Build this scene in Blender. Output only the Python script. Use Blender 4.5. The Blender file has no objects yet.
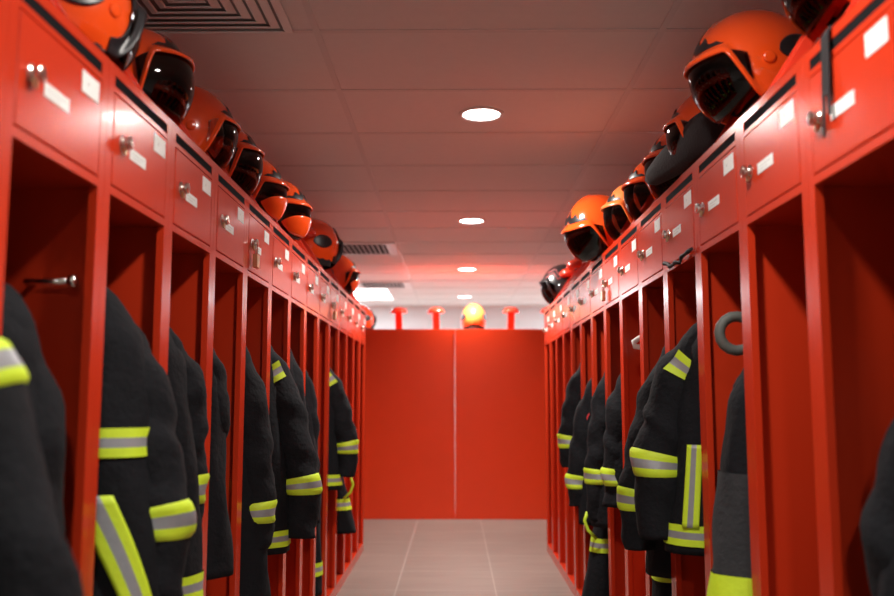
import bpy, math, random
from mathutils import Vector, Matrix
R = math.radians
C = bpy.context.scene.collection
S = bpy.context.scene
rnd = random.Random(7)

# ------------------------------------------------------------------ camera, world, exposure
CAMH = 1.147
FPX = 890.0
cam = bpy.data.cameras.new('camera')
cam.sensor_width = 36.0
cam.lens = FPX / 894.0 * 36.0
cam.clip_start = 0.02
cam.dof.use_dof = True
cam.dof.focus_distance = 3.15
cam.dof.aperture_fstop = 2.2
camo = bpy.data.objects.new('camera', cam)
C.objects.link(camo)
camo.location = (0, 0, CAMH)
camo.rotation_euler = (R(90 + 6.47), 0, R(0.51))
S.camera = camo

w = bpy.data.worlds.new('world')
S.world = w
w.use_nodes = True
w.node_tree.nodes['Background'].inputs[0].default_value = (0.9, 0.93, 1.0, 1)
w.node_tree.nodes['Background'].inputs[1].default_value = 0.15
S.view_settings.view_transform = 'Standard'
S.view_settings.look = 'None'
S.view_settings.gamma = 1
S.view_settings.exposure = 0.08
S.view_settings.use_curve_mapping = False

LIGHT_X = 0.12
LIGHT_Y = [-3.31, -0.91, 1.48, 3.88, 6.28, 8.68, 11.05]
CEIL = CAMH + 1.273
LAMP_W = [38.0, 32.0, 23.0, 26.0, 42.0, 38.0, 62.0]
for ly, lw in zip(LIGHT_Y, LAMP_W):
    ld = bpy.data.lights.new('downlight_beam', 'AREA')
    ld.shape = 'DISK'
    ld.size = 0.15
    ld.energy = lw
    ld.color = (1.0, 0.93, 0.86)
    ld.spread = R(150)
    lo = bpy.data.objects.new('downlight_beam', ld)
    C.objects.link(lo)
    lo.location = (LIGHT_X, ly, CEIL - 0.012)
for (px, py) in ((-1.36, 10.77), (2.16, 10.77)):  # right-hand one is an added, unseen source that lightens the far ceiling
    ld = bpy.data.lights.new('panel_beam', 'AREA')
    ld.shape = 'SQUARE'
    ld.size = 1.15
    ld.energy = 60
    ld.color = (0.92, 0.97, 1.0)
    lo = bpy.data.objects.new('panel_beam', ld)
    C.objects.link(lo)
    lo.location = (px, py, CEIL - 0.012)


# ------------------------------------------------------------------ materials
def mat(name, col, rough=0.5, metal=0.0, noise=0.0, nscale=20.0, bump=0.0, bscale=60.0, coat=0.0, spec=None, emit=None, estr=0.0):
    m = bpy.data.materials.new(name)
    m.use_nodes = True
    nt = m.node_tree
    b = nt.nodes['Principled BSDF']
    b.inputs['Base Color'].default_value = (*col, 1)
    b.inputs['Roughness'].default_value = rough
    b.inputs['Metallic'].default_value = metal
    b.inputs['Coat Weight'].default_value = coat
    b.inputs['Coat Roughness'].default_value = 0.08
    if spec is not None:
        b.inputs['Specular IOR Level'].default_value = spec
    if emit:
        b.inputs['Emission Color'].default_value = (*emit, 1)
        b.inputs['Emission Strength'].default_value = estr
    tc = nt.nodes.new('ShaderNodeTexCoord')
    if noise > 0:
        n = nt.nodes.new('ShaderNodeTexNoise')
        n.inputs['Scale'].default_value = nscale
        n.inputs['Detail'].default_value = 5
        nt.links.new(tc.outputs['Object'], n.inputs['Vector'])
        mx = nt.nodes.new('ShaderNodeMix')
        mx.data_type = 'RGBA'
        mx.inputs['A'].default_value = (*[max(0, c * (1 - noise)) for c in col], 1)
        mx.inputs['B'].default_value = (*[min(1, c * (1 + noise)) for c in col], 1)
        nt.links.new(n.outputs['Fac'], mx.inputs['Factor'])
        nt.links.new(mx.outputs['Result'], b.inputs['Base Color'])
    if bump > 0:
        n2 = nt.nodes.new('ShaderNodeTexNoise')
        n2.inputs['Scale'].default_value = bscale
        n2.inputs['Detail'].default_value = 4
        nt.links.new(tc.outputs['Object'], n2.inputs['Vector'])
        bp = nt.nodes.new('ShaderNodeBump')
        bp.inputs['Strength'].default_value = bump
        bp.inputs['Distance'].default_value = 0.01
        nt.links.new(n2.outputs['Fac'], bp.inputs['Height'])
        nt.links.new(bp.outputs['Normal'], b.inputs['Normal'])
    return m


def visor_mat(name, tint, amount):
    m = bpy.data.materials.new(name)
    m.use_nodes = True
    nt = m.node_tree
    nt.nodes.clear()
    out = nt.nodes.new('ShaderNodeOutputMaterial')
    tr = nt.nodes.new('ShaderNodeBsdfTransparent')
    tr.inputs[0].default_value = (*tint, 1)
    gl = nt.nodes.new('ShaderNodeBsdfGlossy')
    gl.inputs['Roughness'].default_value = 0.05
    lw = nt.nodes.new('ShaderNodeLayerWeight')
    lw.inputs['Blend'].default_value = amount
    mx = nt.nodes.new('ShaderNodeMixShader')
    nt.links.new(lw.outputs['Fresnel'], mx.inputs[0])
    nt.links.new(tr.outputs[0], mx.inputs[1])
    nt.links.new(gl.outputs[0], mx.inputs[2])
    nt.links.new(mx.outputs[0], out.inputs[0])
    return m


M = {}
M['red'] = mat('red_locker_paint', (0.55, 0.036, 0.010), 0.24, noise=0.05, nscale=4, bump=0.015, bscale=9, coat=0.06, spec=0.36)
M['red_panel'] = mat('red_panel_paint', (0.88, 0.058, 0.012), 0.34, noise=0.05, nscale=3, bump=0.02, bscale=5, coat=0.05, spec=0.36)
M['stand'] = mat('red_stand_plastic', (0.75, 0.05, 0.022), 0.25, coat=0.4)
M['shell'] = mat('orange_helmet_shell', (1.0, 0.098, 0.012), 0.16, noise=0.04, nscale=8, coat=0.8)
M['shell_pale'] = mat('pale_orange_helmet_shell', (0.86, 0.21, 0.045), 0.3, noise=0.05, nscale=8, coat=0.5)
M['shell_black'] = mat('black_helmet_shell', (0.018, 0.018, 0.02), 0.3, coat=0.4)
M['trim'] = mat('black_helmet_trim', (0.014, 0.015, 0.018), 0.35, noise=0.2, nscale=40)
M['liner'] = mat('dark_helmet_liner', (0.012, 0.010, 0.012), 0.85, bump=0.3, bscale=120)
M['pinkline'] = mat('pink_line_marking', (0.5, 0.12, 0.12), 0.5)
M['chrome'] = mat('chrome', (0.72, 0.68, 0.62), 0.18, metal=1.0)
M['brass'] = mat('worn_brass', (0.55, 0.42, 0.24), 0.3, metal=1.0)
M['paper'] = mat('white_label', (0.80, 0.86, 0.84), 0.6, noise=0.04, nscale=60)
M['ink'] = mat('grey_ink', (0.45, 0.47, 0.47), 0.7)
M['cloth'] = mat('black_turnout_cloth', (0.0068, 0.0080, 0.0105), 0.85, noise=0.35, nscale=14, bump=0.4, bscale=55, spec=0.22)
M['cloth_grey'] = mat('charcoal_turnout_cloth', (0.034, 0.037, 0.041), 0.9, noise=0.25, nscale=14, bump=0.35, bscale=70, spec=0.3)
M['yellow'] = mat('fluorescent_yellow_tape', (0.60, 0.83, 0.03), 0.6, noise=0.08, nscale=40, bump=0.1, bscale=90)
M['silver'] = mat('silver_reflective_tape', (0.36, 0.39, 0.42), 0.42, metal=0.35, noise=0.12, nscale=60)
M['loop_grey'] = mat('grey_rubber', (0.10, 0.11, 0.10), 0.6)
M['white_cloth'] = mat('white_cloth', (0.75, 0.72, 0.68), 0.8, noise=0.05)
M['badge_red'] = mat('red_badge_cloth', (0.6, 0.03, 0.04), 0.6)
M['strap'] = mat('black_webbing', (0.012, 0.012, 0.014), 0.7, bump=0.2, bscale=200)
M['ceiling'] = mat('white_ceiling_tile', (0.78, 0.77, 0.76), 0.85, noise=0.03, nscale=30, bump=0.1, bscale=150)
M['grid'] = mat('white_ceiling_bar', (0.70, 0.69, 0.68), 0.5)
M['wall'] = mat('pale_grey_wall', (0.66, 0.69, 0.70), 0.8, noise=0.03, nscale=6, bump=0.08, bscale=90)
M['white_metal'] = mat('white_enamel', (0.78, 0.78, 0.77), 0.4)
M['vent_dark'] = mat('dark_duct', (0.10, 0.10, 0.10), 0.8)
M['slot'] = mat('black_slot_shade', (0.010, 0.010, 0.011), 0.9, spec=0.05)  # black that stands for the shade inside the door slots
M['duct_grey'] = mat('grey_duct', (0.26, 0.26, 0.26), 0.8)
M['lamp'] = mat('lamp_glow', (1, 1, 1), 0.5, emit=(1.0, 0.97, 0.93), estr=14.0)
M['panel'] = mat('panel_glow', (1, 1, 1), 0.5, emit=(0.95, 0.99, 1.0), estr=5.0)
M['visor_smoke'] = visor_mat('smoked_visor', (0.22, 0.16, 0.15), 0.35)
M['visor_clear'] = visor_mat('clear_visor', (0.86, 0.80, 0.78), 0.30)


def floor_mat():
    m = bpy.data.materials.new('taupe_floor_tile')
    m.use_nodes = True
    nt = m.node_tree
    b = nt.nodes['Principled BSDF']
    b.inputs['Roughness'].default_value = 0.38
    tc = nt.nodes.new('ShaderNodeTexCoord')
    mp = nt.nodes.new('ShaderNodeMapping')
    mp.inputs['Location'].default_value = (-0.243, -0.13, 0)
    nt.links.new(tc.outputs['Object'], mp.inputs['Vector'])
    br = nt.nodes.new('ShaderNodeTexBrick')
    br.offset = 0.0
    br.inputs['Scale'].default_value = 1.0
    br.inputs['Brick Width'].default_value = 0.60
    br.inputs['Row Height'].default_value = 0.60
    br.inputs['Mortar Size'].default_value = 0.0045
    br.inputs['Mortar Smooth'].default_value = 0.2
    br.inputs['Color1'].default_value = (0.215, 0.190, 0.166, 1)
    br.inputs['Color2'].default_value = (0.232, 0.206, 0.180, 1)
    br.inputs['Mortar'].default_value = (0.36, 0.335, 0.31, 1)
    nt.links.new(mp.outputs[0], br.inputs['Vector'])
    mp2 = nt.nodes.new('ShaderNodeMapping')
    mp2.inputs['Scale'].default_value = (1.2, 16, 1)
    nt.links.new(tc.outputs['Object'], mp2.inputs['Vector'])
    n = nt.nodes.new('ShaderNodeTexNoise')
    n.inputs['Scale'].default_value = 2.0
    n.inputs['Detail'].default_value = 6
    nt.links.new(mp2.outputs[0], n.inputs['Vector'])
    cr = nt.nodes.new('ShaderNodeMapRange')
    cr.inputs['From Min'].default_value = 0.3
    cr.inputs['From Max'].default_value = 0.7
    cr.inputs['To Min'].default_value = 0.82
    cr.inputs['To Max'].default_value = 1.12
    nt.links.new(n.outputs['Fac'], cr.inputs['Value'])
    mx = nt.nodes.new('ShaderNodeVectorMath')
    mx.operation = 'SCALE'
    nt.links.new(br.outputs['Color'], mx.inputs[0])
    nt.links.new(cr.outputs[0], mx.inputs['Scale'])
    nt.links.new(mx.outputs[0], b.inputs['Base Color'])
    return m


M['floor'] = floor_mat()


# ------------------------------------------------------------------ mesh helpers
class MB:
    def __init__(self):
        self.v = []
        self.f = []
        self.mi = []
        self.mats = []

    def m(self, name):
        if name not in self.mats:
            self.mats.append(name)
        return self.mats.index(name)

    def box(self, x0, x1, y0, y1, z0, z1, mt):
        i = len(self.v)
        self.v += [(x0, y0, z0), (x1, y0, z0), (x1, y1, z0), (x0, y1, z0), (x0, y0, z1), (x1, y0, z1), (x1, y1, z1), (x0, y1, z1)]
        k = self.m(mt)
        for f in ((3, 2, 1, 0), (4, 5, 6, 7), (0, 1, 5, 4), (1, 2, 6, 5), (2, 3, 7, 6), (3, 0, 4, 7)):
            self.f.append(tuple(i + a for a in f))
            self.mi.append(k)

    def loft(self, rings, mt, cap=True, closed=True, mats=None):
        """rings: list of lists of points; skin between them"""
        i = len(self.v)
        n = len(rings[0])
        for r in rings:
            self.v += [tuple(p) for p in r]
        for a in range(len(rings) - 1):
            k = self.m(mats[a] if mats else mt)
            for b in range(n if closed else n - 1):
                c = (b + 1) % n
                self.f.append((i + a * n + b, i + a * n + c, i + (a + 1) * n + c, i + (a + 1) * n + b))
                self.mi.append(k)
        if cap and closed:
            self.f.append(tuple(i + b for b in reversed(range(n))))
            self.mi.append(self.m(mt))
            self.f.append(tuple(i + (len(rings) - 1) * n + b for b in range(n)))
            self.mi.append(self.m(mt))

    def tube(self, pts, r, mt, seg=12, cap=True, flat=None):
        pts = [Vector(p) for p in pts]
        rs = r if isinstance(r, (list, tuple)) else [r] * len(pts)
        rings = []
        up = Vector((0.13, 0.97, 0.21)).normalized()
        for a, p in enumerate(pts):
            t = (pts[min(a + 1, len(pts) - 1)] - pts[max(a - 1, 0)]).normalized()
            u = (up - t * up.dot(t)).normalized()
            v = t.cross(u)
            fu = flat if flat else 1.0
            rings.append([p + u * (rs[a] * fu * math.cos(2 * math.pi * b / seg)) + v * (rs[a] * math.sin(2 * math.pi * b / seg)) for b in range(seg)])
        self.loft(rings, mt, cap)

    def lathe(self, prof, origin, axis, mt, seg=28, mats=None):
        """prof: (radius, height along axis)"""
        a = Vector(axis).normalized()
        u = a.orthogonal().normalized()
        v = a.cross(u)
        o = Vector(origin)
        rings = [[o + a * h + u * (max(r, 1e-4) * math.cos(2 * math.pi * b / seg)) + v * (max(r, 1e-4) * math.sin(2 * math.pi * b / seg)) for b in range(seg)] for r, h in prof]
        self.loft(rings, mt, True, True, mats)

    def build(self, name, parent=None, bevel=0, smooth=False, solid=0, sub=0):
        me = bpy.data.meshes.new(name)
        me.from_pydata(self.v, [], self.f)
        for n in self.mats:
            me.materials.append(M[n])
        for p, k in zip(me.polygons, self.mi):
            p.material_index = k
            p.use_smooth = smooth
        me.validate()
        me.update()
        o = bpy.data.objects.new(name, me)
        C.objects.link(o)
        if parent:
            o.parent = parent
        if solid:
            md = o.modifiers.new('solid', 'SOLIDIFY')
            md.thickness = solid
            md.offset = 0
        if bevel:
            md = o.modifiers.new('bevel', 'BEVEL')
            md.width = bevel
            md.segments = 2
            md.limit_method = 'ANGLE'
        if sub:
            md = o.modifiers.new('sub', 'SUBSURF')
            md.levels = sub
            md.render_levels = sub
        return o


def empty(name, loc, rz=0):
    o = bpy.data.objects.new(name, None)
    o.empty_display_size = 0.05
    C.objects.link(o)
    o.location = loc
    o.rotation_euler = (0, 0, rz)
    return o


def tag(o, label=None, cat=None, group=None, kind=None):
    if label:
        o['label'] = label
    if cat:
        o['category'] = cat
    if group:
        o['group'] = group
    if kind:
        o['kind'] = kind
    return o


KIDS = {}


def copy_tree(o, parent=None):
    c = o.copy()
    C.objects.link(c)
    c.parent = parent
    for ch in [k for k in list(C.objects) if k.parent == o]:
        copy_tree(ch, c)
    return c


# ------------------------------------------------------------------ setting
FRONT = 0.697
ROOM_L, ROOM_R, ROOM_B, ROOM_F = -2.9, 2.9, 12.2, -4.2


def struct(name, mb, **kw):
    return tag(mb.build(name, **kw), kind='structure')


b = MB(); b.box(ROOM_L, ROOM_R, ROOM_F, ROOM_B, -0.1, 0, 'floor'); struct('floor', b)
b = MB(); b.box(ROOM_L, ROOM_R, ROOM_F, ROOM_B, CEIL, CEIL + 0.08, 'ceiling'); struct('ceiling', b)
b = MB(); b.box(ROOM_L - 0.1, ROOM_R + 0.1, ROOM_B, ROOM_B + 0.1, -0.1, CEIL + 0.08, 'wall'); struct('wall_back', b)
b = MB(); b.box(ROOM_L - 0.1, ROOM_R + 0.1, ROOM_F - 0.1, ROOM_F, -0.1, CEIL + 0.08, 'wall'); struct('wall_front', b)
b = MB(); b.box(ROOM_L - 0.1, ROOM_L, ROOM_F, ROOM_B, -0.1, CEIL + 0.08, 'wall'); struct('wall_left', b)
b = MB(); b.box(ROOM_R, ROOM_R + 0.1, ROOM_F, ROOM_B, -0.1, CEIL + 0.08, 'wall'); struct('wall_right', b)
# suspended ceiling bars
b = MB()
GX = [-2.88, -1.68, -0.48, 0.72, 1.92]
for gx in GX:
    b.box(gx - 0.012, gx + 0.012, ROOM_F, ROOM_B, CEIL - 0.004, CEIL + 0.002, 'grid')
gy = 2.97 - 0.6 * 12
GY = []
while gy < ROOM_B:
    GY.append(gy)
    b.box(ROOM_L, ROOM_R, gy - 0.012, gy + 0.012, CEIL - 0.0035, CEIL + 0.002, 'grid')
    gy += 0.6
struct('trim_1', b)
b = MB()
b.box(ROOM_L, ROOM_R, ROOM_B - 0.02, ROOM_B, CEIL - 0.03, CEIL, 'grid')
struct('trim_2', b)


def ordinal(n):
    return ['first', 'second', 'third', 'fourth', 'fifth', 'sixth', 'seventh', 'eighth', 'ninth', 'tenth', 'eleventh', 'twelfth', 'thirteenth', 'fourteenth', 'fifteenth'][n]


# downlights
DL = {3: 'large bright round ceiling downlight nearest the camera, high above the aisle',
      4: 'round ceiling downlight, second bright spot from the camera along the aisle',
      5: 'small round ceiling downlight, third along the aisle, above the back red panels',
      6: 'smallest and farthest round ceiling downlight, close to the back wall'}
for i, ly in enumerate(LIGHT_Y):
    if i < 2:
        lab = 'round ceiling downlight over the aisle behind the camera, number %s from the rear wall' % ordinal(i)
    elif i == 2:
        lab = 'round ceiling downlight just above the top edge of the view, over the nearest lockers'
    else:
        lab = DL[i]
    e = empty('ceiling_downlight', (LIGHT_X, ly, CEIL))
    tag(e, lab, 'ceiling light', 'round downlights along the aisle')
    b = MB()
    b.lathe([(0.083, -0.0005), (0.101, -0.0005), (0.101, -0.006), (0.090, -0.009), (0.083, -0.006), (0.083, -0.0005)], (0, 0, 0), (0, 0, 1), 'white_metal', 40)
    b.build('trim_ring', e, smooth=False)
    b = MB()
    b.lathe([(0.083, -0.001), (0.083, -0.003), (0.04, -0.005), (0.0, -0.0055)], (0, 0, 0), (0, 0, 1), 'lamp', 40)
    b.build('diffuser', e)

def pieces_panel(e):
    b = MB()
    for q in ((-0.6, 0.6, -0.6, -0.57), (-0.6, 0.6, 0.57, 0.6), (-0.6, -0.57, -0.57, 0.57), (0.57, 0.6, -0.57, 0.57)):
        b.box(*q, -0.010, -0.0045, 'white_metal')
    b.build('frame', e)
    b = MB(); b.box(-0.57, 0.57, -0.57, 0.57, -0.008, -0.0045, 'panel'); b.build('diffuser', e)


for pxx, plab in ((-1.36, 'bright square white light panel in the ceiling beyond the left lockers'), (2.16, 'added unseen square light panel brightening the far ceiling, behind the right lockers')):  # second panel is added out of view to brighten the far ceiling
  e = empty('ceiling_light_panel', (pxx, 10.77, CEIL))
  tag(e, plab, 'ceiling light')
  pieces_panel(e)
def diffuser(cx, cy, label, kind):
    e = empty('ceiling_vent', (cx, cy, CEIL))
    tag(e, label, 'air vent', 'ceiling air vents on the left')
    b = MB(); b.box(-0.27, 0.27, -0.27, 0.27, -0.005, -0.0042, 'duct_grey' if kind == 0 else 'vent_dark'); b.build('duct', e)
    b = MB()
    if kind == 0:
        for k in range(7):
            h = 0.30 - k * 0.04
            if h < 0.05:
                break
            n = 0.024
            z0, z1 = -0.024 + k * 0.001, -0.006
            pts = lambda hh, z: [(-hh, -hh, z), (hh, -hh, z), (hh, hh, z), (-hh, hh, z)]
            b.loft([pts(h, -0.006), pts(h, -0.008), pts(h - n, -0.016), pts(h - n - 0.004, -0.012), pts(h - 0.008, -0.006)], 'white_metal', cap=False)
        b.build('louvre_ring', e)
    else:
        for q in ((-0.30, 0.30, -0.30, -0.25), (-0.30, 0.30, 0.25, 0.30), (-0.30, -0.25, -0.25, 0.25), (0.22, 0.30, -0.25, 0.25)):
            b.box(*q, -0.012, -0.0045, 'white_metal')
        b.build('frame', e)
        for k in range(11):
            x = -0.24 + k * 0.042
            s = MB()
            s.loft([[(x, -0.25, -0.006), (x + 0.003, -0.25, -0.006), (x + 0.020, -0.25, -0.022), (x + 0.017, -0.25, -0.022)],
                    [(x, 0.25, -0.006), (x + 0.003, 0.25, -0.006), (x + 0.020, 0.25, -0.022), (x + 0.017, 0.25, -0.022)]], 'white_metal')
            s.build('slat', e)


diffuser(-0.86, 2.67, 'square ceiling vent of nested rings above the near left lockers', 0)
diffuser(-0.79, 7.47, 'square slatted ceiling vent above the far end of the left lockers', 1)
diffuser(-0.79, 9.87, 'square slatted ceiling vent beside the bright light panel', 1)


# ------------------------------------------------------------------ lockers
H_TOP = CAMH + 0.683      # cabinet top
H_OPEN = CAMH + 0.412     # top of the open bay
D0, D1 = CAMH + 0.432, CAMH + 0.624
SL0, SL1 = CAMH + 0.639, CAMH + 0.661
DEP = 0.50
HW = 0.1997
ST = 0.031


def stand_parts(parent, x0, y, sgn=1):
    """slanted bracket rising from the front edge and leaning back, domed head; sgn: front direction"""
    b = MB()
    z = H_TOP
    xs = lambda d: x0 - sgn * d
    for (ya, yb) in ((y - 0.034, y - 0.022), (y + 0.022, y + 0.034)):
        pr = [(xs(0.004), z), (xs(0.030), z), (xs(0.150), z + 0.175), (xs(0.150), z + 0.19), (xs(0.126), z + 0.19)]
        b.loft([[(p[0], ya, p[1]) for p in pr], [(p[0], yb, p[1]) for p in pr]], 'stand')
    pr = [(xs(0.010), z), (xs(0.016), z), (xs(0.134), z + 0.185), (xs(0.128), z + 0.19)]
    b.loft([[(p[0], y - 0.024, p[1]) for p in pr], [(p[0], y + 0.024, p[1]) for p in pr]], 'stand')
    b.box(min(xs(0.004), xs(0.05)), max(xs(0.004), xs(0.05)), y - 0.05, y + 0.05, z, z + 0.004, 'stand')
    o = b.build('helmet_stand', parent, bevel=0.0015)
    d = MB()
    d.lathe([(0.0, 0.0), (0.062, 0.0), (0.082, 0.006), (0.086, 0.016), (0.082, 0.034), (0.066, 0.052), (0.038, 0.065), (0.0, 0.069)], (xs(0.138), y, z + 0.185), (0, 0, 1), 'stand', 28)
    d.build('dome', o, smooth=True)
    return o


def make_locker(padlock=False):
    e = empty('locker', (0, 0, 0))
    b = MB()
    t = 0.0012
    r = 'red'
    b.box(-DEP, -0.001, -HW, -HW + t, 0.0, H_TOP, r)
    b.box(-DEP, -0.001, HW - t, HW, 0.0, H_TOP, r)
    b.box(-DEP, -DEP + t, -HW, HW, 0.0, H_TOP, r)
    b.box(-DEP, 0, -HW, HW, H_TOP - 0.0015, H_TOP, r)
    b.box(-DEP, -0.001, -HW, HW, H_OPEN + 0.003, H_OPEN + 0.006, r)     # shelf
    b.box(-DEP, -0.001, -HW, HW, 0.058, 0.0605, r)       # bottom
    # face frame
    b.box(-0.018, 0, -HW, -HW + ST, 0.0, H_TOP, r)
    b.box(-0.018, 0, HW - ST, HW, 0.0, H_TOP, r)
    b.box(-0.016, 0, -HW + ST, HW - ST, 0.0, 0.062, r)
    b.box(-0.016, 0, -HW + ST, HW - ST, H_OPEN, D0 - 0.0022, r)
    b.box(-0.016, 0, -HW + ST, HW - ST, D1 + 0.0022, SL0, r)
    b.box(-0.016, 0, -HW + ST, HW - ST, SL1, H_TOP - 0.002, r)
    b.box(-0.016, 0, -HW + ST, -HW + ST + 0.003, SL0, SL1, r)
    b.box(-0.016, 0, HW - ST - 0.003, HW - ST, SL0, SL1, r)
    b.build('cabinet_body', e, bevel=0.0025)
    b = MB()
    b.box(-0.010, -0.0015, -HW + ST + 0.003, HW - ST - 0.003, SL0 - 0.001, SL1 + 0.001, 'slot')  # black sheet in place of the shaded compartment behind the slot
    b.build('slot_shade', e)
    b = MB()
    g = 0.0025
    b.box(-0.016, 0.001, -HW + ST + g, HW - ST - g, D0, D1, r)
    door = b.build('door', e, bevel=0.003)
    # lock
    zc = CAMH + 0.530
    yc = -HW + ST + 0.045
    b = MB()
    b.lathe([(0.017, 0.0), (0.017, 0.004), (0.013, 0.006), (0.010, 0.011), (0.015, 0.014), (0.014, 0.021), (0.008, 0.023), (0, 0.023)], (0.001, yc, zc), (1, 0, 0), 'chrome', 24)
    b.box(0.006, 0.012, yc - 0.006, yc + 0.006, zc - 0.024, zc - 0.004, 'brass')
    lk = b.build('latch', door, smooth=False, bevel=0.001)
    b = MB()
    b.box(0.001, 0.0022, -0.075, 0.022, CAMH + 0.511, CAMH + 0.536, 'paper')
    for q in range(2):
        b.box(0.002, 0.0024, -0.066, 0.008 - q * 0.02, CAMH + 0.526 - q * 0.008, CAMH + 0.5275 - q * 0.008, 'ink')
    b.build('name_label', door)
    b = MB()
    b.box(0.001, 0.0022, 0.072, 0.150, CAMH + 0.572, CAMH + 0.613, 'paper')
    b.box(0.002, 0.0024, 0.098, 0.102, CAMH + 0.590, CAMH + 0.596, 'ink')
    b.build('number_plate', door)
    # hook under the shelf
    b = MB()
    z = H_OPEN + 0.003
    b.box(-0.235, -0.165, -0.012, 0.012, z - 0.004, z, 'chrome')
    for s in (-1, 1):
        b.tube([(-0.20, 0, z - 0.004), (-0.20, 0, z - 0.10), (-0.20 + s * 0.012, 0, z - 0.125), (-0.20 + s * 0.035, 0, z - 0.125), (-0.20 + s * 0.045, 0, z - 0.10)], 0.0035, 'chrome', 8)
    b.build('coat_hook', e, smooth=True)
    stand_parts(e, 0, 0)
    if padlock:
        b = MB()
        b.box(0.010, 0.026, yc - 0.020, yc + 0.020, zc - 0.085, zc - 0.040, 'brass')
        b.tube([(0.018, yc - 0.013, zc - 0.042), (0.018, yc - 0.013, zc - 0.022), (0.018, yc - 0.006, zc - 0.012), (0.018, yc + 0.006, zc - 0.012), (0.018, yc + 0.013, zc - 0.022), (0.018, yc + 0.013, zc - 0.042)], 0.003, 'chrome', 8)
        b.build('padlock', door, bevel=0.002)
    return e


BAY = lambda k: 1.5275 + 0.4 * k
K0, K1 = -1, 13
lk_plain = make_locker()
lk_pad = make_locker(True)
PAD = {(-1, 4), (-1, 9), (1, 6)}
used = {False: False, True: False}
CONT = {(-1, 0): 'plain sagging black jacket', (-1, 1): 'black jacket with tilted yellow cuff band',
        (-1, 2): 'deep set narrow black jacket', (-1, 3): 'black sleeve ending just inside the frame', (-1, 4): 'padlock on the upper door',
        (-1, 5): 'bulging black jacket with yellow shoulder patch', (-1, 6): 'slim black jacket', (-1, 7): 'black jacket with white collar',
        (-1, 8): 'only low hanging black trousers', (-1, 10): 'only yellow banded trousers', (-1, 9): 'far black jacket with two yellow bands',
        (1, 0): 'black jacket cut by the picture edge', (1, 2): 'jacket with grey lower panel', (1, 3): 'biggest black jacket with vertical yellow strip',
        (1, 4): 'black sleeve with yellow cuff band', (1, 5): 'white collar inside', (1, 6): 'narrow straight black jacket', (1, 7): 'jacket and banded trousers',
        (1, 8): 'black jacket with red badge', (1, 9): 'farthest black jacket'}
for side in (-1, 1):
    for k in range(K0, K1 + 1):
        pad = (side, k) in PAD
        src = lk_pad if pad else lk_plain
        o = src if not used[pad] else copy_tree(src)
        used[pad] = True
        o.location = (side * FRONT, BAY(k), 0)
        o.rotation_euler = (0, 0, 0 if side < 0 else math.pi)
        sd = 'left' if side < 0 else 'right'
        if k < 0:
            lab = 'red metal locker beside the camera, outside the %s picture edge' % sd
        else:
            c = CONT.get((side, k))
            lab = '%s red locker from the camera, %s row, %s' % (ordinal(k), sd, c if c else 'open bay empty')
        tag(o, lab, 'locker', 'red lockers in the %s row' % sd)

# back bank of lockers seen from behind
BW = 1.155
for bi, x0 in enumerate((-2 * BW, -BW, 0.0, BW)):
    e = empty('locker_bank', (x0 + BW / 2, 8.72, 0))
    lab = {0: 'red locker bank seen from behind, hidden behind the left row', 1: 'back of red locker bank, left half of the wide red panel closing the aisle',
           2: 'back of red locker bank, right half of the wide red panel closing the aisle', 3: 'red locker bank seen from behind, hidden behind the right row'}[bi]
    tag(e, lab, 'locker', 'locker banks closing the aisle')
    b = MB()
    h = BW / 2 - 0.001
    b.box(-h, h, 0.0, 0.0015, 0.01, H_TOP - 0.012, 'red_panel')
    b.box(-h, -h + 0.012, -0.004, 0.0, 0.01, H_TOP - 0.012, 'red_panel')
    b.box(h - 0.012, h, -0.004, 0.0, 0.01, H_TOP - 0.012, 'red_panel')
    b.build('back_panel', e, bevel=0.002)
    b = MB()
    b.box(-h, h, 0.0, 0.5, H_TOP - 0.012, H_TOP - 0.001, 'red_panel')
    b.box(-h, -h + 0.002, 0.002, 0.5, 0.0, H_TOP - 0.012, 'red_panel')
    b.box(h - 0.002, h, 0.002, 0.5, 0.0, H_TOP - 0.012, 'red_panel')
    b.box(-h, h, 0.002, 0.5, 0.0, 0.06, 'red_panel')
    b.box(-h, h, 0.002, 0.5, H_OPEN, H_OPEN + 0.003, 'red_panel')
    b.build('cabinet_body', e, bevel=0.001)
    for q in (-1, 0, 1):
        b = MB()
        b.box(q * 0.385 - 0.165, q * 0.385 + 0.165, 0.5, 0.515, D0, D1, 'red_panel')
        b.build('door', e, bevel=0.002)
        # bracket mirrored: stand front is the far side
        stand_parts2 = MB()
        z = H_TOP - 0.001
        y1 = 0.496
        for (xa, xb) in ((q * 0.385 - 0.034, q * 0.385 - 0.022), (q * 0.385 + 0.022, q * 0.385 + 0.034)):
            pr = [(y1, z), (y1 - 0.026, z), (y1 - 0.146, z + 0.175), (y1 - 0.146, z + 0.19), (y1 - 0.122, z + 0.19)]
            stand_parts2.loft([[(xa, p[0], p[1]) for p in pr], [(xb, p[0], p[1]) for p in pr]], 'stand')
        pr = [(y1 - 0.004, z), (y1 - 0.014, z), (y1 - 0.134, z + 0.185), (y1 - 0.124, z + 0.19)]
        stand_parts2.loft([[(q * 0.385 - 0.024, p[0], p[1]) for p in pr], [(q * 0.385 + 0.024, p[0], p[1]) for p in pr]], 'stand')
        st = stand_parts2.build('helmet_stand', e)
        d = MB()
        d.lathe([(0.0, 0.0), (0.062, 0.0), (0.084, 0.006), (0.090, 0.016), (0.084, 0.034), (0.066, 0.052), (0.038, 0.065), (0.0, 0.069)], (q * 0.385, y1 - 0.134, z + 0.185), (0, 0, 1), 'stand', 28)
        d.build('dome', st, smooth=True)


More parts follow.
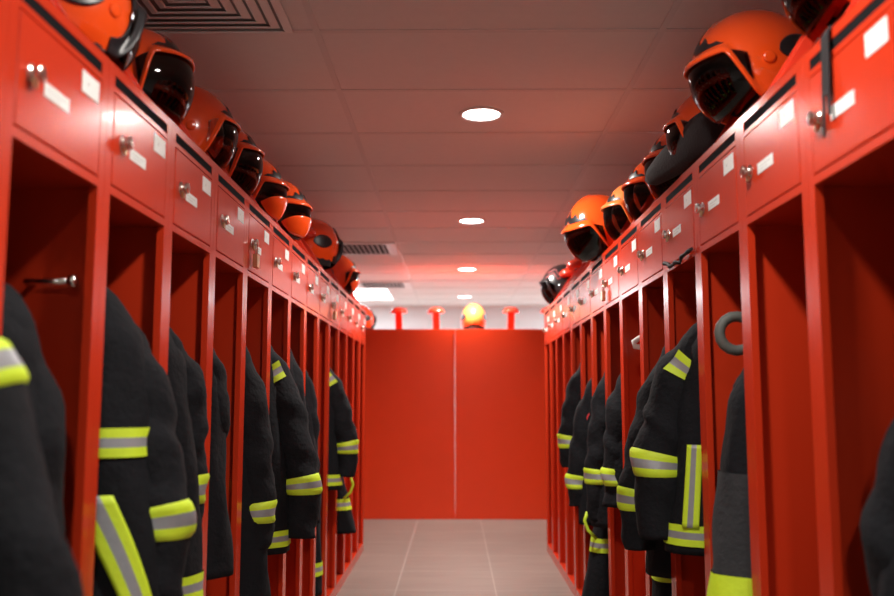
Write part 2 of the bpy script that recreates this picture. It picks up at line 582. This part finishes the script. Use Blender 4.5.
# ------------------------------------------------------------------ helmets (local: face to +x, bottom z=0)
def sph(az, el, off=0.0, rx=0.148, ry=0.124, rz=0.150, zc=0.125):
    c = math.cos(el)
    x = (rx + off) * c * math.cos(az)
    y = (ry + off) * c * math.sin(az)
    z = (rz + off) * math.sin(el)
    if x < 0:
        x *= 1.04
    if z < 0:
        z *= 0.95
        y *= 1.0 + 0.10 * math.sin(-el)
    return (x, y, zc + z)


def smooth(a, b, t):
    t = min(1, max(0, (t - a) / (b - a)))
    return t * t * (3 - 2 * t)


def el_lo(az):
    d = abs(math.degrees(math.atan2(math.sin(az), math.cos(az))))
    return R(9 - 49 * smooth(46, 74, d) + 13 * smooth(110, 165, d))


def patch(mb, az0, az1, lo, hi, off, mt, nu=40, nv=12, brim=False):
    rings = []
    for i in range(nu + 1):
        az = az0 + (az1 - az0) * i / nu
        a, b_ = lo(az), hi(az)
        row = []
        for j in range(nv + 1):
            e = a + (b_ - a) * j / nv
            o = off
            if brim:
                d = abs(math.degrees(math.atan2(math.sin(az), math.cos(az))))
                o += 0.018 * math.exp(-((e - el_lo(az)) / R(7)) ** 2) * (1 - smooth(60, 95, d))
            row.append(sph(az, e, o))
        rings.append(row)
    mb.loft(rings, mt, cap=False, closed=False)


def make_helmet(shell='shell', visor='visor_smoke', raised=False, closed=False, painted_reflection=False):
    e = empty('fire_helmet', (0, 0, 0))
    b = MB()
    N = 72
    rings = []
    for i in range(N + 1):
        az = 2 * math.pi * i / N
        lo = el_lo(az)
        row = []
        d = abs(math.degrees(math.atan2(math.sin(az), math.cos(az))))
        for j in range(27):
            q = (j / 26.0) ** 1.3
            el = lo + (R(89.6) - lo) * q
            o = 0.020 * math.exp(-((el - lo) / R(7)) ** 2) * (1 - smooth(60, 95, d))
            o += 0.004 * math.exp(-(math.sin(az) * math.cos(el) / 0.07) ** 2)
            row.append(sph(az, el, o))
        rings.append(row)
    b.loft(rings, shell, cap=False, closed=False)
    b.build('shell', e, smooth=True, solid=0.006)
    # liner
    b = MB()
    rings = []
    for i in range(49):
        az = 2 * math.pi * i / 48
        lo = el_lo(az) - R(1)
        rings.append([sph(az, lo + (R(89.5) - lo) * j / 14, -0.013) for j in range(15)])
    b.loft(rings, 'liner', cap=False, closed=False)
    b.build('liner', e, smooth=True, solid=0.004)
    # black patches: a pointed one on the crown, one on each side
    if shell != 'shell_black':
        b = MB()
        def hi(az):
            t = abs(az) / R(46)
            return el_lo(az) + R(10 + 26 * (1 - t) * (1 - 0.55 * abs(math.sin(t * 7.5))))
        patch(b, R(-46), R(46), lambda a: el_lo(a) + R(10), hi, 0.0055, 'trim')
        b.build('crown_patch', e, smooth=True, solid=0.003)
        for s in (-1, 1):
            b = MB()
            c = s * R(116)
            hw = R(22)
            def hi2(az, c=c, hw=hw):
                t = min(1, abs(az - c) / hw)
                return R(2) + R(14) * math.sqrt(max(0, 1 - t * t))
            def lo2(az, c=c, hw=hw):
                t = min(1, abs(az - c) / hw)
                return R(2) - R(13) * math.sqrt(max(0, 1 - t ** 4)) * (0.6 + 0.4 * math.cos((az - c) * 5))
            patch(b, c - hw, c + hw, lo2, hi2, 0.0055, 'trim')
            b.build('side_patch', e, smooth=True, solid=0.003)
        if closed:
            b = MB()
            patch(b, R(-84), R(84), lambda a: el_lo(a) + R(0.5), lambda a: el_lo(a) + R(14 + 22 * (1 - smooth(44, 84, abs(math.degrees(a))))), 0.0075, 'trim', brim=True, nu=90)
            b.build('front_band', e, smooth=True, solid=0.003)
    else:
        for s in (-1, 1):
            for qn, off in enumerate((0, 14)):
                b = MB()
                pts = [sph(s * R(a_), R(b_ + off), 0.005) for a_, b_ in ((35, 20), (60, 34), (78, 14), (100, 30), (125, 22))]
                b.tube(pts, 0.004, 'pinkline', 6)
                b.build('line_marking', e, smooth=True)
    # edge rim around the opening
    b = MB()
    pts = [sph(2 * math.pi * i / 96, el_lo(2 * math.pi * i / 96), 0.020 * (1 - smooth(60, 95, abs(math.degrees(math.atan2(math.sin(2 * math.pi * i / 96), math.cos(2 * math.pi * i / 96))))))) for i in range(97)]
    b.tube(pts, 0.0042, shell if not closed else 'trim', 8)
    b.build('edge_rim', e, smooth=True)
    # side pivots
    for s in (-1, 1):
        b = MB()
        p = Vector(sph(s * R(84), R(-4), 0.002))
        b.lathe([(0.015, 0), (0.015, 0.004), (0.012, 0.006), (0.005, 0.007), (0, 0.007)], p, (0.05, s, 0), shell, 20)
        b.build('visor_pivot', e, smooth=False)
    # visor
    b = MB()
    if raised:
        lo, hi, off = (lambda a: R(16)), (lambda a: R(52) - R(10) * (a / R(62)) ** 2), 0.016
    else:
        lo, hi, off = (lambda a: R(-50) + R(22) * (abs(a) / R(66)) ** 2.5), (lambda a: R(13) - R(10) * (abs(a) / R(66)) ** 4), 0.012
    patch(b, R(-66), R(66), lo, hi, off, visor, 36, 14)
    b.build('visor', e, smooth=True, solid=0.002)
    if painted_reflection:  # orange patch imitates what the dark visor reflects
        b = MB()
        patch(b, R(-50), R(50), lambda a: R(-42) + R(20) * (abs(a) / R(50)) ** 3, lambda a: R(-8) - R(12) * (abs(a) / R(50)) ** 3, 0.017, shell, 30, 10)
        b.build('reflection_patch', e, smooth=True, solid=0.003)
    # neck curtain at the back
    b = MB()
    rings = []
    for i in range(33):
        az = R(82) + R(196) * i / 32
        wv = 0.004 * math.sin(i * 1.7)
        row = []
        for j in range(7):
            p = sph(az, R(-26) - R(8) * j / 6, -0.007 + wv * j / 6)
            row.append((p[0] * (1 - 0.03 * j / 6), p[1] * (1 - 0.03 * j / 6), max(0.002, p[2] - 0.050 * j / 6)))
        rings.append(row)
    b.loft(rings, 'liner', cap=False, closed=False)
    b.build('neck_curtain', e, smooth=True, solid=0.004)
    # chin strap
    b = MB()
    pl, pr_ = Vector(sph(R(80), R(-34), -0.012)), Vector(sph(R(-80), R(-34), -0.012))
    pts = []
    for i in range(13):
        t = i / 12
        p = pl.lerp(pr_, t)
        sg = math.sin(math.pi * t)
        pts.append((p.x + 0.035 * sg, p.y, max(0.008, p.z - 0.030 * sg)))
    b.tube(pts, 0.009, 'strap', 8, flat=0.3)
    b.build('chin_strap', e, smooth=True)
    return e


HP = {}
def helmet(side, D, setback, kind, yaw, label, roll=0.0, pitch=0.0, dz=0.0, scale=1.0, group='helmets on the locker tops'):
    if kind in HP:
        o = copy_tree(HP[kind])
    else:
        spec = {'smoke': dict(), 'clear': dict(visor='visor_clear'), 'raised': dict(raised=True), 'closed': dict(closed=True),
                'pale': dict(shell='shell_pale'), 'painted_reflection': dict(painted_reflection=True), 'palevis': dict(shell='shell_pale', visor='visor_clear'), 'black': dict(shell='shell_black')}[kind]
        o = make_helmet(**spec)
        HP[kind] = o
    o.location = (side * (FRONT + setback), D, H_TOP + dz)
    base = 0 if side < 0 else math.pi
    # yaw > 0 turns the face towards the camera
    z = base + (-yaw if side < 0 else yaw)
    o.rotation_mode = 'XYZ'
    m = Matrix.Rotation(z, 3, 'Z') @ Matrix.Rotation(pitch, 3, 'Y') @ Matrix.Rotation(roll, 3, 'X')
    o.rotation_euler = m.to_euler('XYZ')
    o.scale = (scale,) * 3
    tag(o, label, 'helmet', group)
    return o


GL, GR = 'fire helmets on the left row', 'fire helmets on the right row'
helmet(-1, 1.80, .125, 'closed', R(-62), 'glossy orange helmet with black front band, nearest on the left lockers', group=GL)
helmet(-1, 2.25, .125, 'smoke', R(4), 'orange helmet with dark face opening, second on the left lockers', dz=.015, pitch=R(-12), group=GL)
helmet(-1, 2.66, .135, 'clear', R(-18), 'orange helmet with clear visor edge, third on the left lockers', dz=.005, group=GL)
helmet(-1, 3.06, .13, 'smoke', R(-4), 'orange helmet with black crown patch and hanging visor, fourth on the left lockers', dz=.012, pitch=R(-6), group=GL)
helmet(-1, 3.46, .13, 'painted_reflection', R(8), 'orange helmet with orange reflection painted on its dark visor, fifth on the left lockers', dz=.0, group=GL)
helmet(-1, 3.86, .095, 'painted_reflection', R(22), 'orange helmet with painted orange visor reflection framed in black, sixth on the left lockers', dz=.0, group=GL)
helmet(-1, 4.90, .085, 'closed', R(-60), 'orange helmet outlined in black, seventh on the left lockers after a gap', dz=.04, group=GL)
helmet(-1, 5.85, .10, 'painted_reflection', R(-10), 'small far orange helmet, last on the left lockers below the vent', dz=.0, group=GL)

r1 = helmet(1, 1.85, .18, 'smoke', R(-12), 'orange helmet cut by the top edge, nearest on the right lockers', dz=.10, pitch=R(0), group=GR)
r2 = helmet(1, 2.26, .105, 'smoke', R(4), 'large orange helmet with black side patches, second on the right lockers', dz=.04, pitch=R(8), scale=1.05, group=GR)
r3 = helmet(1, 2.66, .115, 'smoke', R(-25), 'orange helmet above the big black neck flap, third on the right lockers', dz=.0, group=GR)
helmet(1, 3.08, .135, 'smoke', R(8), 'orange helmet half hidden by the black flap, fourth on the right lockers', dz=.0, group=GR)
helmet(1, 3.47, .135, 'clear', R(5), 'orange helmet with hanging clear visor, fifth on the right lockers', dz=.0, group=GR)
helmet(1, 3.88, .12, 'palevis', R(5), 'pale orange helmet with clear visor, sixth on the right lockers', dz=.0, group=GR)
r7 = helmet(1, 4.30, .045, 'smoke', R(24), 'orange helmet with glossy black face leaning over the aisle, right lockers', dz=.0, pitch=R(16), scale=1.14, group=GR)
helmet(1, 6.47, .10, 'black', R(-10), 'black helmet with thin pink lines, last on the right lockers', dz=.0, scale=1.06, group=GR)

# helmets on the back bank
o = copy_tree(HP['palevis'])
o.location = (0.1925, 8.72 + 0.362, H_TOP + 0.01); o.rotation_euler = (0, 0, R(92)); o.scale = (1, 1, 1)
tag(o, 'pale orange helmet standing alone on the red panel at the end of the aisle', 'helmet', 'helmets on the back lockers')
o = copy_tree(HP['closed'])
o.location = (-0.9625, 8.72 + 0.362, H_TOP + 0.0); o.rotation_euler = (0, 0, R(60)); o.scale = (1, 1, 1)
tag(o, 'blurred red helmet on the back lockers, peeking past the left row end', 'helmet', 'helmets on the back lockers')

# extra helmet pieces
# black neck flap lying along the top edge (belongs to the third right helmet)
inv = (Matrix.Translation(r3.location) @ r3.rotation_euler.to_matrix().to_4x4()).inverted()
b = MB()
rings = []
path = [((.775, 2.50, .775), .020, .030), ((.745, 2.56, .770), .036, .062), ((.730, 2.64, .768), .042, .072), ((.712, 2.73, .764), .042, .070), ((.700, 2.82, .757), .040, .062), ((.682, 2.92, .748), .036, .050), ((.665, 3.00, .738), .028, .036), ((.655, 3.05, .732), .012, .015)]
for (p, rw, rh) in path:
    p = (p[0], p[1] - .10, p[2])
    ring = []
    for q in range(18):
        a = 2 * math.pi * q / 18
        ring.append(inv @ Vector((p[0] + rw * math.cos(a) * (1 + .06 * math.sin(3 * a)), p[1] + 0.01 * math.sin(a), CAMH + p[2] + rh * math.sin(a))))
    rings.append(ring)
b.loft(rings, 'liner')
b.build('neck_flap', r3, smooth=True)
# webbing strap of the nearest right helmet hanging over the door
inv = (Matrix.Translation(r1.location) @ r1.rotation_euler.to_matrix().to_4x4()).inverted()
b = MB()
def ribbon(mb, pts, wid, mt, inv=None, th=0.0015, axis=Vector((0, 1, 0))):
    rings = []
    for p in pts:
        p = Vector(p)
        ring = [p - axis * wid / 2 + Vector((-th, 0, 0)), p + axis * wid / 2 + Vector((-th, 0, 0)), p + axis * wid / 2 + Vector((th, 0, 0)), p - axis * wid / 2 + Vector((th, 0, 0))]
        rings.append([(inv @ q) if inv else q for q in ring])
    mb.loft(rings, mt)
zt = H_TOP
ribbon(b, [(.80, 1.62, zt + .05), (.74, 1.60, zt + .012), (.700, 1.60, zt + .006), (.690, 1.60, zt - .01), (.689, 1.60, zt - .08), (.688, 1.602, zt - .125)], .034, 'strap', inv)
ribbon(b, [(.688, 1.590, zt - .12), (.687, 1.588, zt - .165)], .009, 'strap', inv)
ribbon(b, [(.688, 1.612, zt - .12), (.687, 1.615, zt - .20)], .009, 'strap', inv)
b.build('hanging_strap', r1)
# two round stickers on the black helmet-side of r7
b = MB()
for s in (0, 1):
    c = Vector(sph(R(104 + 22 * s), R(12), 0.010))
    n = Vector((c.x, c.y, 0)).normalized()
    b.lathe([(0.021, 0), (0.021, 0.002), (0.0, 0.002)], c, n, 'paper', 20)
    b.lathe([(0.013, 0.002), (0.013, 0.0028), (0.0, 0.0028)], c, n, 'trim', 16)
    b.lathe([(0.006, 0.0028), (0.006, 0.0036), (0.0, 0.0036)], c, n, 'paper', 12)
o = b.build('round_sticker', r7)


# ------------------------------------------------------------------ turnout jackets (local: +x to the aisle, x=0 at locker front, z=0 at collar)
def ell(cx, cy, z, a, bb, n=28, ph=0.0, amp=0.0, seed=0, tilt=0.0):
    pts = []
    for q in range(n):
        t = 2 * math.pi * q / n
        k = 1 + amp * (math.sin(5 * t + ph + seed) * 0.6 + math.sin(9 * t - ph * 1.7 + seed * 2) * 0.4)
        ct, st = math.cos(t), math.sin(t)
        x = a * k * math.copysign(abs(ct) ** 0.85, ct)
        y = bb * k * math.copysign(abs(st) ** 0.85, st)
        pts.append((cx + x, cy + y, z + tilt * x))
    return pts


def lerp_prof(prof, z):
    for i in range(len(prof) - 1):
        z0, z1 = prof[i][0], prof[i + 1][0]
        if z0 >= z >= z1:
            t = (z0 - z) / (z0 - z1)
            return [prof[i][k] + (prof[i + 1][k] - prof[i][k]) * t for k in range(1, len(prof[i]))]
    return list(prof[-1][1:])


def jacket(side, D, neck, reach, zband, label, length=0.80, seed=1, shoulder_patch=False, hem=None, vstrip=False, chest=None,
           lean=0.0, thick=0.105, lower=None, width=0.225, badge=False, white_collar=False, sag=0.0, body_in=0.0, dy_sleeve=0.03, cuff_len=0.12, diag=False, cuff=0.066, big_loop=False, arm_band=None):
    """neck, zband, hem, chest: heights relative to the camera; reach: how far the sleeve stands out past the locker front"""
    if D > 2.5 and abs(D - 2.75) > .01:
        neck += .04
        length += .04
    rz = 0 if side < 0 else math.pi
    e = empty('turnout_jacket', (side * FRONT, D, CAMH + neck), rz)
    ysg = -1 if side < 0 else 1      # local direction that faces the camera
    cx = -0.20 - body_in
    rr = random.Random(seed)
    prof = [(0.03, cx, .050, .040), (0.0, cx, .075, .055), (-.03, cx, .115, .070), (-.075, cx + .01, width * .62, .086), (-.13, cx + .015, width * .74, thick),
            (-.30, cx + .015, width * .88, thick), (-.55, cx + .015, width * .99, thick * 1.0), (-length, cx + .02, width * 1.06, thick * 1.05)]
    zs = [0.03 - (length + 0.03) * i / 40 for i in range(41)]
    rings = []
    for z in zs:
        c, a, bb = lerp_prof(prof, z)
        rings.append(ell(c, 0, z, a, bb, 36, z * 14, 0.035 * min(1, max(0, (-z - .03) * 6)), seed))
    b = MB()
    b.loft(rings, 'cloth')
    if lower is not None:
        # charcoal lower panel in its own cloth
        pass
    body = b.build('body', e, smooth=True)
    # collar
    b = MB()
    b.loft([ell(cx, 0, 0.0, .080, .060, 24), ell(cx, 0, 0.045, .072, .055, 24), ell(cx, 0, 0.075, .078, .060, 24), ell(cx, 0, 0.070, .068, .050, 24), ell(cx, 0, 0.02, .060, .045, 24)], 'white_cloth' if white_collar else 'cloth', cap=False)
    b.build('collar', e, smooth=True)
    b = MB()
    b.tube([(cx - .02, 0, .06), (cx - .012, 0, .10), (cx, 0, .112), (cx + .012, 0, .10), (cx + .02, 0, .06)], .003, 'strap', 8)
    if big_loop:
        b.build('hanging_loop', e, smooth=True)
        b = MB()
        b.tube([(cx + .145 + .045 * math.cos(a_), 0, .035 + .045 * math.sin(a_)) for a_ in [i * math.pi * 1.5 / 12 - 2.3 for i in range(13)]], .014, 'loop_grey', 10)
    b.build('hook_ring' if big_loop else 'hanging_loop', e, smooth=True)

    # front sleeve
    zb = zband - neck
    r0, r1 = 0.088, cuff
    ys = -ysg * dy_sleeve
    P = [Vector((-.165, 0, -.035)), Vector((-.115 + max(0, reach) * .10, ys * .4, -.115)), Vector((-.075 + reach * .40, ys, -.085 + (zb + .085) * .36)),
         Vector((reach * .80 - r1 - .008, ys, -.085 + (zb + .085) * .70)), Vector((reach - r1, ys, zb)), Vector((reach - r1 - .01 + sag, ys, zb - cuff_len))]
    RR = [.050, .078, r0, (r0 + r1) / 2, r1, r1 * .92]

    def path(t):
        # catmull-rom
        n = len(P) - 1
        s = min(t * n, n - 1e-6)
        i = int(s)
        u = s - i
        p0, p1, p2, p3 = P[max(0, i - 1)], P[i], P[i + 1], P[min(n, i + 2)]
        p = 0.5 * ((2 * p1) + (p2 - p0) * u + (2 * p0 - 5 * p1 + 4 * p2 - p3) * u * u + (3 * p1 - p0 - 3 * p2 + p3) * u ** 3)
        r = RR[i] + (RR[i + 1] - RR[i]) * u
        return p, r

    def sring(t, off=0.0, n=26):
        p, r = path(t)
        q, _ = path(min(1, t + .02))
        o, _ = path(max(0, t - .02))
        tg = (q - o).normalized()
        u = Vector((0, 1, 0))
        u = (u - tg * u.dot(tg)).normalized()
        v = tg.cross(u)
        out = []
        for k in range(n):
            a = 2 * math.pi * k / n
            fold = 1 + (0.06 * math.sin(t * 34 + 2.2 * math.sin(a + seed) + seed) + 0.03 * math.sin(t * 61 + 3 * a + seed)) 
            out.append(p + u * ((r * .92 * fold + off) * math.cos(a)) + v * ((r * fold + off) * math.sin(a)))
        return out
    b = MB()
    T = [i / 44 for i in range(45)]
    b.loft([sring(t) for t in T], 'cloth')
    # dark cuff opening, turned in
    sl = b.build('sleeve', e, smooth=True)

    SP = [path(i / 400)[0] for i in range(401)]
    AL = [0.0]
    for i in range(400):
        AL.append(AL[-1] + (SP[i + 1] - SP[i]).length)

    def tat(arc):
        for i in range(401):
            if AL[i] >= arc:
                return i / 400
        return 1.0

    def tband(zc, half=.033):
        i0 = min(range(401), key=lambda i: abs(SP[i].z - zc))
        m = MB()
        tt = [tat(AL[i0] - half + 2 * half * i / 9) for i in range(10)]
        m.loft([sring(t, .0055 if 0 < i < 9 else .001) for i, t in enumerate(tt)], 'yellow', cap=False, mats=['yellow'] * 3 + ['silver'] * 3 + ['yellow'] * 3)
        m.build('reflective_band', sl, smooth=True)
    tband(zb)
    if arm_band is not None:
        tband(arm_band - neck)
    if shoulder_patch:
        m = MB()
        i0 = min(range(401), key=lambda i: abs(SP[i].z - (.092 - neck)))
        tt = [tat(AL[i0] - .034 + .068 * i / 6) for i in range(7)]
        full = [sring(t, .006) for t in tt]
        nn = len(full[0])
        cidx = 0 if ysg > 0 else nn // 2
        sel = [(cidx + q) % nn for q in range(-4, 5)]
        m.loft([[r_[k] for k in sel] for r_ in full], 'yellow', cap=False, closed=False, mats=['yellow'] * 2 + ['silver'] * 2 + ['yellow'] * 2)
        m.build('shoulder_patch', sl, smooth=True)
    # second sleeve hanging inside the bay, pressed against the body
    b = MB()
    y2 = -ysg * 0.03
    b.tube([(cx - .10, y2 * .3, -.06), (cx - .17, y2, -.12), (cx - .20, y2, -.32), (cx - .20, y2, -.52), (cx - .19, y2, -.64)], [.06, .075, .072, .066, .06], 'cloth', 18)
    b.build('sleeve', e, smooth=True)

    def zband_body(z, h=.060, tilt=0, name='reflective_band', full=True):
        m = MB()
        rs = []
        for i in range(10):
            zz = z + h / 2 - h * i / 9
            c, a, bb = lerp_prof(prof, max(-length, zz))
            rs.append(ell(c, 0, zz, a + .004, bb + .004, 36, zz * 14, .035, seed, tilt))
        m.loft(rs, 'yellow', cap=False, mats=['yellow'] * 3 + ['silver'] * 3 + ['yellow'] * 3)
        m.build(name, body, smooth=True)
    if hem is not None:
        zband_body(hem - neck)
    if chest is not None:
        zband_body(chest - neck)
    if lower is not None:
        m = MB()
        zz0 = lower - neck
        rs = []
        for i in range(16):
            zz = zz0 + (-length + .075 - zz0) * i / 15
            c, a, bb = lerp_prof(prof, zz)
            rs.append(ell(c, 0, zz, a + .005, bb + .005, 36, zz * 14, .035, seed))
        m.loft(rs, 'cloth_grey', cap=False)
        m.build('lower_panel', body, smooth=True)
        m = MB()
        rs = []
        for i in range(5):
            zz = -length + .075 - .075 * i / 4
            c, a, bb = lerp_prof(prof, zz)
            rs.append(ell(c, 0, zz, a + .008, bb + .008, 36, zz * 14, .035, seed))
        m.loft(rs, 'yellow', cap=False)
        m.build('hem_band', body, smooth=True)
    if vstrip or diag:
        m = MB()
        rows = []
        z0, z1 = (-.42, -.66) if vstrip else (-.46, -.80)
        for i in range(19):
            t = i / 18
            zz = z0 + (z1 - z0) * t
            c, a, bb = lerp_prof(prof, zz)
            phi = R(40) if vstrip else R(62 - 48 * t)
            row = []
            for q in range(10):
                f = phi + R(13 if not vstrip else 9) * (1 - 2 * q / 9)
                row.append((c + (a * 1.02 + .005) * abs(math.cos(f)) ** .85 * (1 if math.cos(f) > 0 else -1), ysg * (bb * 1.03 + .007) * abs(math.sin(f)) ** .85 * (1 if math.sin(f) > 0 else -1), zz))
            rows.append(row)
        # transpose so strips run lengthwise
        cols = [[rows[i][q] for i in range(19)] for q in range(10)]
        m.loft(cols, 'yellow', cap=False, closed=False, mats=['yellow'] * 3 + ['silver'] * 3 + ['yellow'] * 3)
        m.build('reflective_strip', body, smooth=True, solid=.002)
    if badge:
        m = MB()
        ring = sring(.42, .008)
        c = ring[0] if ysg > 0 else ring[len(ring) // 2]
        m.lathe([(0.036, -.004), (0.036, .004), (0.0, .006)], c, (0.35, ysg * 1.0, 0), 'badge_red', 20)
        m.build('sleeve_badge', sl)
    tag(e, label, 'jacket', 'turnout jackets hanging in the ' + ('left' if side < 0 else 'right') + ' lockers')
    return e


def trousers(side, D, ztop, zbot, xo, label, zb, seed=3, strip=False):
    rz = 0 if side < 0 else math.pi
    e = empty('turnout_trousers', (side * FRONT, D, CAMH + ztop), rz)
    ysg = -1 if side < 0 else 1
    L = ztop - zbot
    b = MB()
    b.loft([ell(-.17, 0, .0, .10, .05, 28), ell(-.17, 0, -.06, .13, .08, 28, 1, .03, seed), ell(-.16, 0, -.16, .15, .085, 28, 2, .04, seed), ell(-.15, 0, -.24, .15, .08, 28, 3, .04, seed)], 'cloth')
    wb = b.build('waist', e, smooth=True)
    for s in (0, 1):
        b = MB()
        x1 = xo - .085 - s * .16
        rings = []
        for i in range(24):
            t = i / 23
            z = -.16 + (-L + .16) * t
            x = -.10 - s * .12 + (x1 + .10 + s * .12) * t
            rings.append(ell(x, ysg * .02 * s, z, .085 - .01 * t, .075, 24, z * 18, .05, seed + s))
        b.loft(rings, 'cloth')
        lg = b.build('leg', e, smooth=True)
        m = MB()
        rs = []
        for i in range(10):
            z = (zb - ztop) + .033 - .066 * i / 9
            t = (z + .16) / (-L + .16)
            x = -.10 - s * .12 + (x1 + .10 + s * .12) * t
            rs.append(ell(x, ysg * .02 * s, z, .085 - .01 * t + .004, .079, 24, z * 18, .04, seed + s))
        m.loft(rs, 'yellow', cap=False, mats=['yellow'] * 3 + ['silver'] * 3 + ['yellow'] * 3)
        m.build('reflective_band', lg, smooth=True)
        if strip and s == 0:
            m = MB()
            m.tube([(x1 + .045, -ysg * -.070, zb - ztop + .16), (x1 + .060, ysg * .072, zb - ztop + .12), (x1 + .045, ysg * .078, zb - ztop + .075), (x1 + .005, ysg * .083, zb - ztop + .035)], .008, 'yellow', 8, flat=.5)
            m.build('brace_strap', lg, smooth=True)
    b = MB()
    b.tube([(-.19, 0, -.005), (-.195, 0, max(.02, .19 - ztop)), (-.20, 0, max(.04, .285 - ztop)), (-.205, 0, max(.02, .19 - ztop)), (-.17, 0, -.005)], .008, 'strap', 8, flat=.4)
    b.build('brace_strap', e, smooth=True)
    tag(e, label, 'trousers', 'turnout trousers hanging in the lockers')
    return e


J = jacket
J(-1, 1.13, .36, .25, -.50, 'near black jacket with arm band crossing the left picture edge', seed=62, arm_band=.02, length=.85, dy_sleeve=.06)
J(-1, 1.50, .235, .035, -.46, 'sagging plain black jacket, nearest whole one in the left lockers', seed=2, hem=-.36, length=.85, cuff=.08)
J(-1, 1.93, .265, .12, -.262, 'black jacket with tilted yellow cuff band, second bay of the left lockers', seed=5, hem=-.52, chest=-.09, diag=True, cuff=.078, body_in=-.03, length=.88, cuff_len=.16, dy_sleeve=.045)
J(-1, 2.33, .24, .03, -.238, 'narrow black jacket deep in the third bay of the left lockers', seed=8, hem=-.47, dy_sleeve=.08)
J(-1, 2.72, .20, -.02, -.31, 'black jacket set back inside the fourth bay of the left lockers', seed=11, length=.72, width=.20, dy_sleeve=.03)
J(-1, 3.13, .22, .075, -.385, 'straight black jacket with level cuff band, fifth bay of the left lockers', seed=14, length=.9, dy_sleeve=.0)
J(-1, 3.52, .245, .165, -.335, 'bulging black jacket with yellow shoulder patch, sixth bay of the left lockers', seed=17, shoulder_patch=True, hem=-.53, cuff_len=.20, length=.83, cuff=.078, dy_sleeve=.05)
J(-1, 3.93, .28, .045, -.30, 'slim black jacket in the seventh bay, behind the bulging jacket on the left', seed=20)
J(-1, 4.33, .215, .040, -.40, 'black jacket with white collar in the eighth bay of the left lockers', seed=23, white_collar=True)
J(-1, 5.10, .235, .145, -.275, 'far black jacket with shoulder patch and two yellow bands, left lockers', seed=26, shoulder_patch=True, hem=-.45, cuff_len=.16, length=.74)
trousers(-1, 5.50, -.18, -.80, .11, 'black trousers with wide yellow ankle band, far end of the left lockers', -.63, strip=True)
trousers(-1, 4.73, -.25, -1.0, .02, 'black trousers hanging low in the ninth bay of the left lockers', -.87, seed=6)

J(1, 1.53, .02, -.04, -.60, 'dark jacket cut by the right picture edge, nearest bay on the right', seed=31, body_in=.03)
J(1, 2.33, .135, -.075, -.60, 'jacket with charcoal lower panel and yellow hem, third bay of the right lockers', seed=34, lower=-.186, length=.645, width=.205, cuff_len=.01, big_loop=True, body_in=-.015, cuff=.055)
J(1, 2.75, .285, .145, -.20, 'biggest black jacket with vertical yellow strip, fourth bay of the right lockers', seed=37, shoulder_patch=True, vstrip=True, hem=-.40, cuff=.085, length=.74, cuff_len=.22, dy_sleeve=.06)
J(1, 3.06, .22, .145, -.335, 'black jacket with bent sleeve and yellow cuff, behind the biggest jacket', seed=40, cuff_len=.16, dy_sleeve=.0)
J(1, 3.93, .16, .055, -.335, 'straight narrow black jacket, seventh bay of the right lockers', seed=43, length=.62, dy_sleeve=.0)
J(1, 4.26, .21, .085, -.36, 'black jacket with smooth long sleeve, eighth bay of the right lockers', seed=46, cuff_len=.2, dy_sleeve=.0)
J(1, 4.73, .16, .110, -.43, 'black jacket with small red sleeve badge, ninth bay of the right lockers', seed=49, badge=True)
J(1, 5.13, .25, .105, -.242, 'farthest black jacket of the right lockers with high cuff band', seed=52, cuff_len=.14, length=.7)
trousers(1, 4.445, -.30, -.98, .10, 'black trousers with yellow loop and band under the right jackets', -.70, seed=9, strip=True)
trousers(1, 3.25, -.20, -1.0, .02, 'black trousers with yellow band below the biggest right jacket', -.60, seed=12, strip=True)

# white hanger in the sixth right bay
e = empty('coat_hanger', (FRONT, 3.53, CAMH + .285), math.pi)
tag(e, 'white coat hanger end showing in the empty sixth bay of the right lockers', 'coat hanger')
b = MB()
b.tube([(-.20, 0, .03), (-.20, 0, .0), (-.12, 0, -.022), (-.035, 0, -.045), (-.012, 0, -.060), (-.016, 0, -.078), (-.04, 0, -.082), (-.20, 0, -.075), (-.36, 0, -.082), (-.385, 0, -.072), (-.37, 0, -.050), (-.28, 0, -.022), (-.20, 0, 0)], .011, 'white_cloth', 12)
b.build('hanger_frame', e, smooth=True)
b = MB()
b.tube([(-.20, 0, .02), (-.20, 0, .055), (-.188, 0, .075), (-.172, 0, .075), (-.162, 0, .060)], .0035, 'chrome', 8)
b.build('hook', e, smooth=True)

# pieces that only single lockers have
def at(side, k):
    return [o for o in C.objects if o.parent is None and o.name.startswith('locker') and not o.name.startswith('locker_bank') and abs(o.location.y - BAY(k)) < .01 and o.location.x * side > 0][0]
b = MB()
b.tube([(-.13, .198, CAMH + .225), (-.13, .165, CAMH + .225), (-.045, .165, CAMH + .225)], .006, 'chrome', 10)
b.lathe([(.012, 0), (.012, .012), (0, .014)], (-.045, .165, CAMH + .225), (1, 0, 0), 'chrome', 14)
b.build('side_hook', at(-1, 0), smooth=True)
b = MB()
pts = []
for i in range(15):
    t = i / 14
    pts.append((.012 + .004 * math.sin(i * 2.1), -.17 + .34 * t, CAMH + .438 - .02 * math.sin(math.pi * t) + .006 * math.sin(i * 1.3)))
b.tube(pts, [.003 + .004 * abs(math.sin(i * 1.1)) for i in range(15)], 'strap', 8)
b.build('key_cord', at(1, 3), smooth=True)
